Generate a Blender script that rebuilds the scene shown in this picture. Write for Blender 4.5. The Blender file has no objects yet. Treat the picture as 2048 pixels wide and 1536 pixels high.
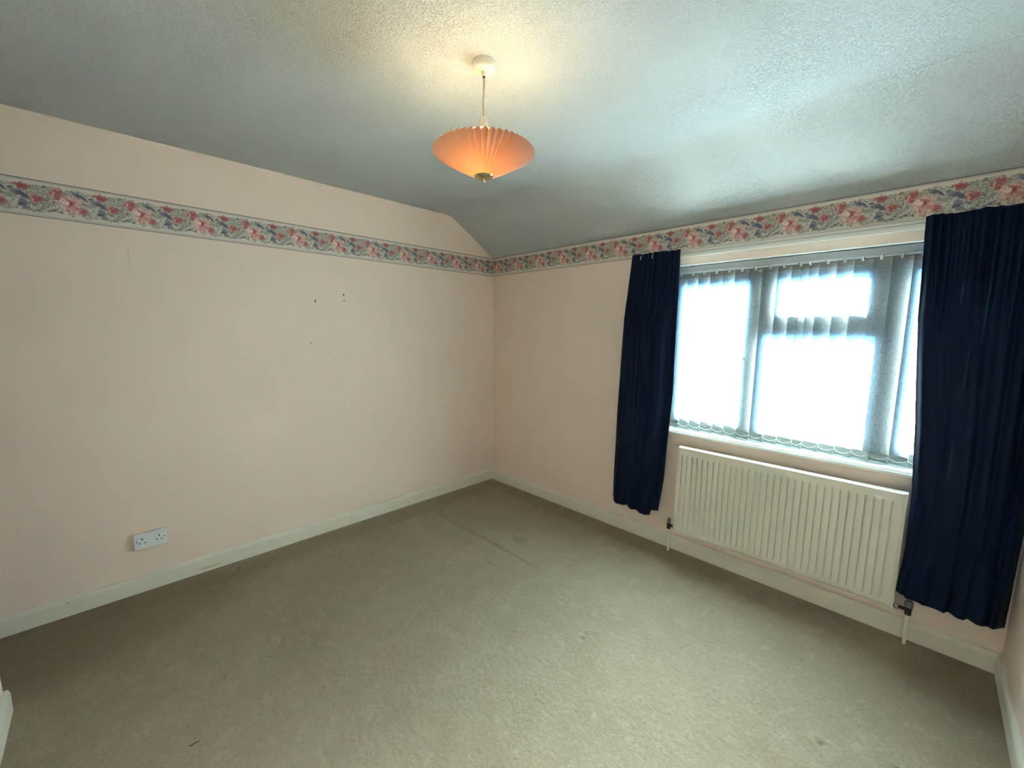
import bpy, bmesh, math, random
import numpy as np
from mathutils import Vector, Matrix

random.seed(4)
rng = np.random.default_rng(4)
scene = bpy.context.scene
COL = scene.collection
R = math.radians

# ------------------------------------------------------------------ camera
CAM = Vector((3.0886, -2.7727, 1.5262))
YAW, PITCH, ROLL, FPX = 0.79125, -0.12880, 0.0097, 824.70
fw = Vector((-math.sin(YAW) * math.cos(PITCH), math.cos(YAW) * math.cos(PITCH), math.sin(PITCH)))
rt = Vector((math.cos(YAW), math.sin(YAW), 0))
up = rt.cross(fw)
r2 = rt * math.cos(ROLL) + up * math.sin(ROLL)
u2 = up * math.cos(ROLL) - rt * math.sin(ROLL)
cd = bpy.data.cameras.new('camera')
cam = bpy.data.objects.new('camera', cd)
COL.objects.link(cam)
m3 = Matrix((r2, u2, -fw)).transposed()
cam.matrix_world = Matrix.Translation(CAM) @ m3.to_4x4()
cd.sensor_fit = 'HORIZONTAL'
cd.sensor_width = 36.0
cd.lens = FPX / 2048 * 36.0
cd.clip_start = 0.02
scene.camera = cam

# ------------------------------------------------------------------ world, sun, exposure
SUN_STRENGTH = 95.0
SUN_ELEV, SUN_AZ = 18.0, -8.0          # degrees; azimuth towards the right of the window's normal
SKY_STRENGTH = 8.5
w = bpy.data.worlds.new('world')
scene.world = w
w.use_nodes = True
bg = w.node_tree.nodes['Background']
bg.inputs[0].default_value = (0.16, 0.50, 1.0, 1)
bg.inputs[1].default_value = SKY_STRENGTH
sd = bpy.data.lights.new('sun', 'SUN')
sd.energy = SUN_STRENGTH
sd.angle = R(1.2)
sd.color = (0.86, 0.95, 0.97)
sun = bpy.data.objects.new('sun', sd)
COL.objects.link(sun)
sdir = Vector((-math.sin(R(SUN_AZ)) * math.cos(R(SUN_ELEV)), -math.cos(R(SUN_AZ)) * math.cos(R(SUN_ELEV)), -math.sin(R(SUN_ELEV))))
sun.rotation_euler = sdir.to_track_quat('-Z', 'Y').to_euler()
sun.location = (3, 6, 5)
vs = scene.view_settings
vs.view_transform = 'Standard'
vs.look = 'None'
vs.gamma = 1.0
vs.use_curve_mapping = False
vs.exposure = 1.25
scene.cycles.max_bounces = 10
scene.cycles.diffuse_bounces = 8
scene.cycles.transparent_max_bounces = 16
scene.cycles.sample_clamp_indirect = 40.0
scene.cycles.caustics_reflective = False
scene.cycles.caustics_refractive = True

# ------------------------------------------------------------------ sizes (metres); corner of left and window wall is the origin
XW = 3.451            # room width
YR = -3.168            # rear wall
YN = -3.90            # back of the recess
XN = 0.667            # width of the recess
ZB0, ZB1 = 2.0485, 2.22   # wallpaper border
ZC = 2.528            # flat ceiling
YB = -0.50            # where the ceiling starts to slope down
SK = 0.1005           # skirting height
WX0, WX1, WZ0, WZ1 = 1.755, 3.37, 0.832, 1.966   # window opening


# ------------------------------------------------------------------ helpers
def prop(o, label=None, cat=None, group=None, kind=None):
    if label: o['label'] = label
    if cat: o['category'] = cat
    if group: o['group'] = group
    if kind: o['kind'] = kind
    return o


def empty(name, loc=(0, 0, 0)):
    o = bpy.data.objects.new(name, None)
    o.empty_display_size = 0.05
    o.location = loc
    COL.objects.link(o)
    return o


def link(name, me, mat=None, parent=None, smooth=False):
    o = bpy.data.objects.new(name, me)
    COL.objects.link(o)
    if mat: me.materials.append(mat)
    if parent:
        o.parent = parent
        o.matrix_parent_inverse = Matrix.Translation(-Vector(parent_loc(parent)))
    if smooth:
        for p in me.polygons: p.use_smooth = True
    return o


def parent_loc(p):
    v = Vector(p.location)
    while p.parent:
        # parts carry an inverse that undoes their parent's shift, so world = own location
        return v
    return v


def obj(name, bm, mat=None, parent=None, smooth=False, bevel=0.0, seg=2):
    if bevel:
        bmesh.ops.bevel(bm, geom=[e for e in bm.edges if e.calc_face_angle(0) > 0.6], offset=bevel, segments=seg, affect='EDGES', profile=0.6)
    bmesh.ops.recalc_face_normals(bm, faces=bm.faces)
    me = bpy.data.meshes.new(name)
    bm.to_mesh(me)
    bm.free()
    o = link(name, me, mat, parent, smooth)
    if smooth:
        try:
            me.set_sharp_from_angle(angle=R(40))
        except Exception:
            pass
    return o


def box(x0, x1, y0, y1, z0, z1, bm=None):
    bm = bm or bmesh.new()
    v = [bm.verts.new(p) for p in ((x0, y0, z0), (x1, y0, z0), (x1, y1, z0), (x0, y1, z0), (x0, y0, z1), (x1, y0, z1), (x1, y1, z1), (x0, y1, z1))]
    for f in ((0, 3, 2, 1), (4, 5, 6, 7), (0, 1, 5, 4), (1, 2, 6, 5), (2, 3, 7, 6), (3, 0, 4, 7)):
        bm.faces.new([v[i] for i in f])
    return bm


def prism(poly, z0, z1, bm=None):
    bm = bm or bmesh.new()
    a = [bm.verts.new((x, y, z0)) for x, y in poly]
    b = [bm.verts.new((x, y, z1)) for x, y in poly]
    bm.faces.new(a[::-1]); bm.faces.new(b)
    n = len(poly)
    for i in range(n):
        bm.faces.new((a[i], a[(i + 1) % n], b[(i + 1) % n], b[i]))
    return bm


def lathe(profile, c=(0, 0, 0), n=32, axis='Z', bm=None, cap=True):
    """profile: list of (radius, height) along the axis"""
    bm = bm or bmesh.new()
    rings = []
    for r, h in profile:
        ring = []
        for i in range(n):
            a = 2 * math.pi * i / n
            p = (r * math.cos(a), r * math.sin(a), h)
            if axis == 'X': p = (h, p[0], p[1])
            if axis == 'Y': p = (p[0], h, p[1])
            ring.append(bm.verts.new((p[0] + c[0], p[1] + c[1], p[2] + c[2])))
        rings.append(ring)
    for a, b in zip(rings, rings[1:]):
        for i in range(n):
            bm.faces.new((a[i], a[(i + 1) % n], b[(i + 1) % n], b[i]))
    if cap:
        bm.faces.new(rings[0][::-1]); bm.faces.new(rings[-1])
    return bm


def tube(pts, r, n=8, bm=None, cap=True):
    bm = bm or bmesh.new()
    pts = [Vector(p) for p in pts]
    rings = []
    ref = Vector((0.31, 0.57, 0.76))
    for i, p in enumerate(pts):
        t = (pts[min(i + 1, len(pts) - 1)] - pts[max(i - 1, 0)]).normalized()
        a = t.cross(ref).normalized(); b = t.cross(a)
        rr = r[i] if isinstance(r, (list, tuple)) else r
        rings.append([bm.verts.new(p + (a * math.cos(2 * math.pi * k / n) + b * math.sin(2 * math.pi * k / n)) * rr) for k in range(n)])
    for a, b in zip(rings, rings[1:]):
        for k in range(n):
            bm.faces.new((a[k], a[(k + 1) % n], b[(k + 1) % n], b[k]))
    if cap:
        bm.faces.new(rings[0][::-1]); bm.faces.new(rings[-1])
    return bm


def grid_obj(name, P, mat, parent=None, smooth=True, colors=None, uv=None):
    """P: (rows, cols, 3) array of points"""
    r, c, _ = P.shape
    me = bpy.data.meshes.new(name)
    idx = np.arange(r * c).reshape(r, c)
    f = np.stack([idx[:-1, :-1], idx[:-1, 1:], idx[1:, 1:], idx[1:, :-1]], -1).reshape(-1, 4)
    nf = len(f)
    me.vertices.add(r * c)
    me.vertices.foreach_set('co', P.reshape(-1).astype(np.float32))
    me.loops.add(nf * 4)
    me.loops.foreach_set('vertex_index', f.reshape(-1).astype(np.int32))
    me.polygons.add(nf)
    me.polygons.foreach_set('loop_start', np.arange(0, nf * 4, 4, dtype=np.int32))
    try:
        me.polygons.foreach_set('loop_total', np.full(nf, 4, dtype=np.int32))
    except Exception:
        pass
    me.update(calc_edges=True)
    me.polygons.foreach_set('use_smooth', np.full(nf, bool(smooth)))
    if colors is not None:
        ca = me.color_attributes.new('print', 'FLOAT_COLOR', 'POINT')
        rgba = np.ones((r * c, 4), np.float32)
        rgba[:, :3] = colors.reshape(-1, 3)
        ca.data.foreach_set('color', rgba.reshape(-1))
    if uv is not None:
        ul = me.uv_layers.new(name='UVMap')
        ul.data.foreach_set('uv', uv.reshape(-1, 2)[f.reshape(-1)].astype(np.float32).reshape(-1))
    me.validate()
    return link(name, me, mat, parent)


def sweep(path, profile, side=1):
    """profile (offset from wall, z) swept along a plan path with mitred corners"""
    bm = bmesh.new()
    pts = [Vector((x, y)) for x, y in path]
    rings = []
    for i, p in enumerate(pts):
        d0 = (pts[i] - pts[i - 1]).normalized() if i else (pts[1] - pts[0]).normalized()
        d1 = (pts[i + 1] - pts[i]).normalized() if i < len(pts) - 1 else d0
        n0 = Vector((-d0.y, d0.x)) * side; n1 = Vector((-d1.y, d1.x)) * side
        n = (n0 + n1); n = n / max(0.2, n.dot(n0))
        rings.append([bm.verts.new((p.x + n.x * o, p.y + n.y * o, z)) for o, z in profile])
    k = len(profile)
    for a, b in zip(rings, rings[1:]):
        for i in range(k):
            bm.faces.new((a[i], a[(i + 1) % k], b[(i + 1) % k], b[i]))
    bm.faces.new(rings[0][::-1]); bm.faces.new(rings[-1])
    return bm


# ------------------------------------------------------------------ materials
class NT:
    def __init__(s, name):
        s.m = bpy.data.materials.new(name)
        s.m.use_nodes = True
        s.t = s.m.node_tree
        s.b = s.t.nodes['Principled BSDF']
        s.out = s.t.nodes['Material Output']
        s.memo = {}

    def n(s, typ, **kw):
        nd = s.t.nodes.new(typ)
        for k, v in kw.items():
            if k.startswith('i_'):
                nd.inputs[k[2:].replace('_', ' ')].default_value = v
            else:
                setattr(nd, k, v)
        return nd

    def l(s, a, b):
        s.t.links.new(a, b)

    def pos(s):
        if 'pos' not in s.memo: s.memo['pos'] = s.n('ShaderNodeNewGeometry').outputs['Position']
        return s.memo['pos']

    def noise(s, scale, detail=3, rough=0.5, vec=None, dist=0.0):
        key = (scale, detail, rough, dist)
        if vec is None and key in s.memo: return s.memo[key]
        nd = s.n('ShaderNodeTexNoise')
        nd.inputs['Scale'].default_value = scale
        nd.inputs['Detail'].default_value = detail
        nd.inputs['Roughness'].default_value = rough
        nd.inputs['Distortion'].default_value = dist
        s.l(vec if vec is not None else s.pos(), nd.inputs['Vector'])
        if vec is None: s.memo[key] = nd.outputs['Fac']
        return nd.outputs['Fac']

    def ramp(s, fac, stops):
        nd = s.n('ShaderNodeValToRGB')
        el = nd.color_ramp.elements
        while len(el) < len(stops): el.new(0.5)
        for e, (p, c) in zip(el, stops):
            e.position = p
            e.color = (c, c, c, 1) if not isinstance(c, (tuple, list)) else (*c[:3], 1)
        s.l(fac, nd.inputs['Fac'])
        return nd.outputs['Color']

    def mix(s, fac, a, b, mode='MIX'):
        nd = s.n('ShaderNodeMix', data_type='RGBA', blend_type=mode)
        for k_, v in ((0, fac), (6, a), (7, b)):
            sock = nd.inputs[k_]
            if hasattr(v, 'is_linked'): s.l(v, sock)
            elif isinstance(v, (tuple, list)): sock.default_value = (*v[:3], 1)
            elif k_ == 0: sock.default_value = v
            else: sock.default_value = (v, v, v, 1)
        return nd.outputs[2]

    def math(s, op, a, b=0.0, c=0.0):
        nd = s.n('ShaderNodeMath', operation=op)
        for sock, v in zip(nd.inputs, (a, b, c)):
            if hasattr(v, 'is_linked'): s.l(v, sock)
            else: sock.default_value = v
        return nd.outputs[0]

    def blob(s, c, sx, sy, sz, soft=0.5, wob=0.0, wscale=8.0):
        """1 inside an ellipsoid of the world point c, soft edge; wob makes the edge irregular"""
        mp = s.n('ShaderNodeMapping', vector_type='TEXTURE')
        mp.inputs['Location'].default_value = c
        mp.inputs['Scale'].default_value = (sx, sy, sz)
        s.l(s.pos(), mp.inputs['Vector'])
        ln = s.n('ShaderNodeVectorMath', operation='LENGTH')
        s.l(mp.outputs[0], ln.inputs[0])
        d = ln.outputs['Value']
        if wob:
            d = s.math('ADD', d, s.math('MULTIPLY', s.math('SUBTRACT', s.noise(wscale, 4), 0.5), wob))
        mr = s.n('ShaderNodeMapRange', interpolation_type='SMOOTHSTEP')
        mr.inputs[1].default_value = 1 - soft
        mr.inputs[2].default_value = 1 + soft
        mr.inputs[3].default_value = 1
        mr.inputs[4].default_value = 0
        s.l(d, mr.inputs[0])
        return mr.outputs[0]

    def bump(s, h, strength, dist, prev=None):
        nd = s.n('ShaderNodeBump')
        nd.inputs['Strength'].default_value = strength
        nd.inputs['Distance'].default_value = dist
        s.l(h, nd.inputs['Height'])
        if prev is not None: s.l(prev, nd.inputs['Normal'])
        return nd.outputs[0]

    def fin(s, color=None, rough=0.6, normal=None, metal=0.0, spec=None):
        if color is not None:
            if hasattr(color, 'is_linked'): s.l(color, s.b.inputs['Base Color'])
            else: s.b.inputs['Base Color'].default_value = (*color[:3], 1)
        s.b.inputs['Roughness'].default_value = rough
        s.b.inputs['Metallic'].default_value = metal
        if spec is not None: s.b.inputs['Specular IOR Level'].default_value = spec
        if normal is not None: s.l(normal, s.b.inputs['Normal'])
        return s.m


def simple(name, color, rough=0.5, metal=0.0, var=0.04, scale=30, spec=None, bump=0.0, bscale=200):
    t = NT(name)
    c2 = tuple(max(0, x * (1 - var)) for x in color)
    col = t.mix(t.noise(scale, 3), color, c2)
    nrm = t.bump(t.noise(bscale, 2), bump, 0.001) if bump else None
    return t.fin(col, rough, nrm, metal, spec)


def mat_wall():
    t = NT('pink_wallpaper_paint')
    n1 = t.ramp(t.noise(1.3, 4), [(0.3, 0.0), (0.7, 1.0)])
    col = t.mix(n1, (0.775, 0.65, 0.565), (0.75, 0.625, 0.545))
    sc = t.ramp(t.noise(6, 6, 0.7), [(0.66, 0.0), (0.8, 0.25)])
    col = t.mix(sc, col, (0.62, 0.52, 0.45))
    for (y, z) in ((-2.637, 1.917), (-2.112, 1.887)):
        col = t.mix(t.math('MULTIPLY', t.blob((0, y, z), 0.05, 0.0022, 0.05, 0.5, 0.8, 40), 0.35), col, (0.45, 0.37, 0.31))
    h = t.mix(0.5, t.noise(160, 3, 0.6), t.noise(420, 2))
    return t.fin(col, 0.75, t.bump(h, 0.35, 0.0012), spec=0.25)


def mat_ceiling():
    t = NT('white_stippled_ceiling_paint')
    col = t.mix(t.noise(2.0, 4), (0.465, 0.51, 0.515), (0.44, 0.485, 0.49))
    sm = t.noise(140, 2, 0.5, dist=0.5)
    pits = t.ramp(sm, [(0.34, 0.0), (0.50, 1.0)])
    big = t.ramp(t.noise(2.6, 3), [(0.35, 0.35), (0.6, 1.0)])       # stipple stands out more in places
    h = t.mix(big, 0.7, pits)
    fine = t.noise(260, 2)
    n = t.bump(h, 0.85, 0.0040)
    n = t.bump(fine, 0.2, 0.001, n)
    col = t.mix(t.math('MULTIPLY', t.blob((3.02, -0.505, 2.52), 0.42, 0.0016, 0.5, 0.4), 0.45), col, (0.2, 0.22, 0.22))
    return t.fin(col, 0.8, n, spec=0.2)


def mat_carpet():
    t = NT('beige_carpet')
    mott = t.ramp(t.noise(2.2, 5, 0.6), [(0.3, 0.0), (0.7, 1.0)])
    col = t.mix(mott, (0.365, 0.305, 0.222), (0.43, 0.368, 0.278))
    patch = t.ramp(t.noise(9, 4, 0.65), [(0.4, 0.0), (0.75, 0.5)])
    col = t.mix(patch, col, (0.44, 0.385, 0.295))
    scuff = t.ramp(t.noise(13, 6, 0.72), [(0.53, 0.0), (0.66, 0.55)])
    col = t.mix(scuff, col, (0.50, 0.44, 0.34))
    clump = t.ramp(t.noise(70, 3, 0.6), [(0.36, 0.35), (0.5, 0.0)])
    col = t.mix(clump, col, (0.26, 0.215, 0.15))
    pile = t.noise(330, 3, 0.7)
    col = t.mix(t.ramp(pile, [(0.28, 0.55), (0.62, 0.0)]), col, (0.19, 0.165, 0.115))
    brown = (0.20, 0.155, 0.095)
    for c, sx, sy, k in (((0.16, -3.05, 0), 0.42, 0.75, 0.45), ((0.15, -1.4, 0), 0.10, 1.5, 0.22), ((1.2, -0.10, 0), 1.3, 0.10, 0.25),  # first patch paints the dimness of the floor by the recess
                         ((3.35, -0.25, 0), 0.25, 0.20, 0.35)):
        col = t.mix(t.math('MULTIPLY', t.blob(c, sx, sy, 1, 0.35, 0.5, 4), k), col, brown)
    grey = (0.20, 0.185, 0.15)
    for c, sx, sy, k in (((1.104, -0.713, 0), 0.055, 0.045, 0.4), ((0.80, -0.62, 0), 0.22, 0.12, 0.16)):
        col = t.mix(t.math('MULTIPLY', t.blob(c, sx, sy, 1, 0.5, 0.5, 14), k), col, grey)
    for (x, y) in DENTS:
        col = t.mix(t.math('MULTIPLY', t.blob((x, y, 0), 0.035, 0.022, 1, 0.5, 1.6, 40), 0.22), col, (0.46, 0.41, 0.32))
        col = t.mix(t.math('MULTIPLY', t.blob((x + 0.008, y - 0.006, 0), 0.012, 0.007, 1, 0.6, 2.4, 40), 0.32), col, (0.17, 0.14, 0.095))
    col = t.mix(t.math('MULTIPLY', t.blob((0.83, -0.897, 0), 0.54, 0.007, 1, 0.5, 0.5, 20), 0.35), col, (0.18, 0.15, 0.10))  # dark line paints shade along the near side of the ridge
    n = t.bump(pile, 0.9, 0.006)
    n = t.bump(t.noise(38, 4, 0.6), 0.6, 0.012, n)
    return t.fin(col, 0.95, n, spec=0.05)


def mat_skirt():
    t = NT('cream_gloss_skirting')
    col = t.mix(t.noise(9, 4), (0.70, 0.68, 0.58), (0.64, 0.62, 0.53))
    col = t.mix(t.math('MULTIPLY', t.blob((0.012, -2.41, 0.026), 0.03, 0.055, 0.008, 0.4, 0.6, 30), 0.7), col, (0.50, 0.40, 0.17))
    col = t.mix(t.math('MULTIPLY', t.blob((0.012, -3.02, 0.075), 0.03, 0.006, 0.004, 0.4, 0.4, 60), 0.6), col, (0.2, 0.16, 0.1))
    return t.fin(col, 0.42, t.bump(t.noise(60, 3), 0.08, 0.001), spec=0.4)


def mat_print():
    t = NT('floral_border_print')
    a = t.n('ShaderNodeVertexColor', layer_name='print')
    return t.fin(a.outputs['Color'], 0.6, t.bump(t.noise(300, 2), 0.1, 0.0005), spec=0.3)


def mat_vane():
    t = NT('pale_jacquard_blind_fabric')
    mp = t.n('ShaderNodeMapping')
    mp.inputs['Scale'].default_value = (1, 1, 0.55)
    t.l(t.pos(), mp.inputs['Vector'])
    f = t.noise(130, 3, 0.6, mp.outputs[0], 1.6)
    k = t.ramp(f, [(0.38, 0.0), (0.62, 1.0)])
    col = t.mix(k, (0.62, 0.645, 0.62), (0.90, 0.92, 0.90))
    df = t.n('ShaderNodeBsdfDiffuse'); tr = t.n('ShaderNodeBsdfTranslucent')
    dcol = t.mix(k, (0.14, 0.16, 0.15), (0.21, 0.23, 0.22))
    t.l(dcol, df.inputs[0]); t.l(col, tr.inputs[0])
    mx = t.n('ShaderNodeMixShader'); mx.inputs[0].default_value = 0.58
    t.l(df.outputs[0], mx.inputs[1]); t.l(tr.outputs[0], mx.inputs[2])
    # thin weave also passes light on in roughly the direction it came from
    rf = t.n('ShaderNodeBsdfRefraction')
    rf.inputs['Roughness'].default_value = 1.0; rf.inputs['IOR'].default_value = 1.5
    t.l(col, rf.inputs['Color'])
    m2 = t.n('ShaderNodeMixShader'); m2.inputs[0].default_value = 0.27
    t.l(mx.outputs[0], m2.inputs[1]); t.l(rf.outputs[0], m2.inputs[2])
    t.l(m2.outputs[0], t.out.inputs[0])
    return t.m


def mat_pocket():
    t = NT('blind_hem_fabric')
    col = t.mix(t.noise(150, 3), (0.27, 0.32, 0.31), (0.33, 0.38, 0.37))
    df = t.n('ShaderNodeBsdfDiffuse'); tr = t.n('ShaderNodeBsdfTranslucent')
    t.l(col, df.inputs[0]); t.l(col, tr.inputs[0])
    mx = t.n('ShaderNodeMixShader'); mx.inputs[0].default_value = 0.012
    t.l(df.outputs[0], mx.inputs[1]); t.l(tr.outputs[0], mx.inputs[2])
    t.l(mx.outputs[0], t.out.inputs[0])
    return t.m


def mat_hem():
    t = NT('doubled_hem_fabric')
    col = t.mix(t.noise(150, 3), (0.42, 0.40, 0.36), (0.50, 0.48, 0.43))
    df = t.n('ShaderNodeBsdfDiffuse'); tr = t.n('ShaderNodeBsdfTranslucent')
    t.l(col, df.inputs[0]); t.l(col, tr.inputs[0])
    mx = t.n('ShaderNodeMixShader'); mx.inputs[0].default_value = 0.35
    t.l(df.outputs[0], mx.inputs[1]); t.l(tr.outputs[0], mx.inputs[2])
    t.l(mx.outputs[0], t.out.inputs[0])
    return t.m


def mat_shade():
    t = NT('pleated_pink_shade_fabric')
    col = t.mix(t.noise(70, 4), (0.43, 0.35, 0.325), (0.38, 0.31, 0.285))
    tc = t.mix(t.noise(90, 3), (0.96, 0.37, 0.07), (0.90, 0.34, 0.06))
    df = t.n('ShaderNodeBsdfDiffuse'); tr = t.n('ShaderNodeBsdfTranslucent')
    t.l(col, df.inputs[0]); t.l(tc, tr.inputs[0])
    mx = t.n('ShaderNodeMixShader'); mx.inputs[0].default_value = 0.085
    t.l(df.outputs[0], mx.inputs[1]); t.l(tr.outputs[0], mx.inputs[2])
    t.l(mx.outputs[0], t.out.inputs[0])
    return t.m


def mat_curtain():
    t = NT('navy_curtain_cloth')
    col = t.mix(t.noise(5, 3), (0.0008, 0.0062, 0.0240), (0.0012, 0.0088, 0.0320))
    mp = t.n('ShaderNodeMapping')
    mp.inputs['Scale'].default_value = (900, 900, 260)
    t.l(t.pos(), mp.inputs['Vector'])
    wv = t.noise(1.0, 1, 0.5, mp.outputs[0])
    n = t.bump(wv, 0.25, 0.0006)
    n = t.bump(t.noise(45, 3), 0.12, 0.002, n)
    t.b.inputs['Sheen Weight'].default_value = 0.05
    t.b.inputs['Sheen Roughness'].default_value = 0.35
    t.b.inputs['Sheen Tint'].default_value = (0.10, 0.35, 0.75, 1)
    for (x, z, h) in ((3.160, 1.705, 0.05), (3.237, 1.615, 0.12), (3.205, 1.375, 0.10), (3.198, 0.957, 0.085)):
        wn_ = t.blob((x, -0.11, z), 0.0028, 0.3, h, 0.5, 0.9, 60)
        col = t.mix(t.math('MULTIPLY', wn_, 0.35), col, (0.03, 0.10, 0.14))     # threadbare streaks
    return t.fin(col, 0.55, n, spec=0.11)


def mat_glass():
    t = NT('window_glass')
    tr = t.n('ShaderNodeBsdfTransparent')
    tr.inputs[0].default_value = (0.93, 0.97, 0.96, 1)
    gl = t.n('ShaderNodeBsdfGlossy')
    gl.inputs['Roughness'].default_value = 0.02
    fr = t.n('ShaderNodeFresnel'); fr.inputs['IOR'].default_value = 1.45
    k = t.math('MULTIPLY', fr.outputs[0], t.math('ADD', 0.8, t.math('MULTIPLY', t.noise(3, 2), 0.2)))
    mx = t.n('ShaderNodeMixShader')
    t.l(k, mx.inputs[0])
    t.l(tr.outputs[0], mx.inputs[1]); t.l(gl.outputs[0], mx.inputs[2])
    t.l(mx.outputs[0], t.out.inputs[0])
    return t.m


BULB_STRENGTH = 112.0


def mat_bulb():
    t = NT('warm_lit_bulb_glass')
    e = t.n('ShaderNodeEmission')
    e.inputs[0].default_value = (1.0, 0.74, 0.36, 1)
    e.inputs[1].default_value = BULB_STRENGTH
    t.l(e.outputs[0], t.out.inputs[0])
    return t.m


DENTS = [(1.034, -2.503), (1.044, -2.337), (0.953, -2.285), (1.398, -2.216), (0.902, -2.058), (0.973, -1.219), (0.231, -2.42), (0.119, -2.298),
         (2.938, -0.966), (1.99, -1.168)]

M = dict(
    wall=mat_wall(), ceil=mat_ceiling(), carpet=mat_carpet(), skirt=mat_skirt(), border=mat_print(), vane=mat_vane(), pocket=mat_pocket(),
    shade=mat_shade(), hem=mat_hem(), curtain=mat_curtain(), glass=mat_glass(), bulb=mat_bulb(),
    white=simple('white_gloss_paint', (0.80, 0.83, 0.80), 0.35, spec=0.4),
    sill=simple('white_sill_gloss_paint', (0.82, 0.86, 0.84), 0.28, spec=0.5),
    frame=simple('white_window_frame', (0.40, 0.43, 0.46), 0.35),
    rail=simple('white_curtain_track', (0.70, 0.72, 0.67), 0.45),
    head=simple('grey_blind_headrail', (0.36, 0.40, 0.42), 0.4),
    clear=simple('milky_plastic', (0.85, 0.90, 0.88), 0.3),
    rad=simple('cream_radiator_enamel', (0.70, 0.69, 0.60), 0.38, var=0.06, scale=12, spec=0.4),
    pipe=simple('white_painted_pipe', (0.72, 0.70, 0.62), 0.4),
    valve=simple('dark_valve_metal', (0.035, 0.035, 0.032), 0.4, 0.6, 0.3, 90),
    cap=simple('grey_valve_cap', (0.17, 0.18, 0.19), 0.5, 0.0, 0.25, 60),
    nut=simple('worn_chrome', (0.45, 0.45, 0.45), 0.3, 1.0),
    plastic=simple('white_plastic', (0.72, 0.76, 0.78), 0.35, spec=0.5),
    boxside=simple('pale_socket_box', (0.66, 0.58, 0.52), 0.5),
    dark=simple('dark_hole', (0.012, 0.010, 0.009), 0.9),
    rose=simple('cream_plastic', (0.80, 0.77, 0.66), 0.4),
    cord=simple('cream_flex', (0.62, 0.56, 0.48), 0.6, bump=0.5, bscale=600),
    brass=simple('polished_brass', (0.78, 0.66, 0.40), 0.16, 1.0),
    wire=simple('white_wire', (0.7, 0.68, 0.62), 0.4),
    bead=simple('cream_caulk', (0.82, 0.71, 0.59), 0.6),
    thread=simple('dark_thread', (0.035, 0.03, 0.022), 0.9),
    plaster=simple('grey_plaster', (0.4, 0.38, 0.35), 0.9),
)

# ------------------------------------------------------------------ floor (carpet pushed into dents and a ridge)
nx, ny = 520, 590
X, Y = np.meshgrid(np.linspace(0.0, XW, nx), np.linspace(YN, 0.0, ny))
Z = np.zeros_like(X)
for (x, y) in DENTS:
    for k in range(4):
        dx, dy = rng.normal(0, 0.016, 2)
        s = rng.uniform(0.008, 0.013)
        Z += rng.choice([-0.011, -0.008, 0.006]) * np.exp(-(((X - x - dx) ** 2 + (Y - y - dy) ** 2) / (2 * s * s)))
# a ridge where the carpet has stretched, running along the window wall
rid = np.exp(-((Y + 0.878 + 0.006 * np.sin(X * 6)) / 0.013) ** 2) * (1 / (1 + np.exp(-(X - 0.33) * 25))) * (1 / (1 + np.exp((X - 1.33) * 14)))
Z += 0.015 * rid
rid2 = np.exp(-((Y + 1.075) / 0.010) ** 2) * np.exp(-((X - 1.165) / 0.09) ** 2)
Z -= 0.007 * rid2
Z += 0.0012 * np.sin(X * 3.1 + 1) * np.sin(Y * 2.7)
edge = np.minimum(np.minimum(X, XW - X), -Y)
Z *= np.clip(edge / 0.08, 0, 1)
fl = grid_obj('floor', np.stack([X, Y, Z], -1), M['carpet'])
prop(fl, 'worn beige fitted carpet over the whole floor', 'floor', kind='structure')

# ------------------------------------------------------------------ walls
wl = obj('wall_left', box(-0.12, 0, YN - 0.12, 0.0, -0.02, 2.62), M['wall'])
prop(wl, 'long pink papered wall with a double socket and screw holes', 'wall', kind='structure')
wr = obj('wall_right', box(XW, XW + 0.12, YN - 0.12, 0.0, -0.02, 2.62), M['wall'])
prop(wr, 'pink papered side wall beside the wide navy curtain', 'wall', kind='structure')
wb = obj('wall_rear', prism([(0, YN - 0.1), (XW, YN - 0.1), (XW, YR), (XN, YR), (XN, YN), (0, YN)], -0.02, 2.62), M['wall'])
prop(wb, 'pink papered wall opposite the window, with a recess', 'wall', kind='structure')
# window wall with the opening
bm = bmesh.new()
T = 0.27
for a in ((-0.12, WX0, -0.02, 2.62), (WX1, XW + 0.12, -0.02, 2.62), (WX0, WX1, -0.02, WZ0), (WX0, WX1, WZ1, 2.62)):
    box(a[0], a[1], 0, T, a[2], a[3], bm)
bmesh.ops.remove_doubles(bm, verts=bm.verts, dist=1e-5)
ww = obj('wall_back', bm, M['wall'])
prop(ww, 'pink papered wall holding the window and the radiator', 'wall', kind='structure')
# white painted lining of the window recess
D = 0.10
rv = empty('trim_1', (WX0, 0, WZ0))
prop(rv, 'white painted lining of the window recess', 'trim', kind='structure')
obj('soffit_board', box(WX0, WX1, 0.0015, D, WZ1 - 0.004, WZ1), M['white'], rv)
obj('side_board', box(WX0, WX0 + 0.004, 0.0015, D, WZ0, WZ1 - 0.004), M['white'], rv)
obj('side_board', box(WX1 - 0.004, WX1, 0.0015, D, WZ0, WZ1 - 0.004), M['white'], rv)

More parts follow.
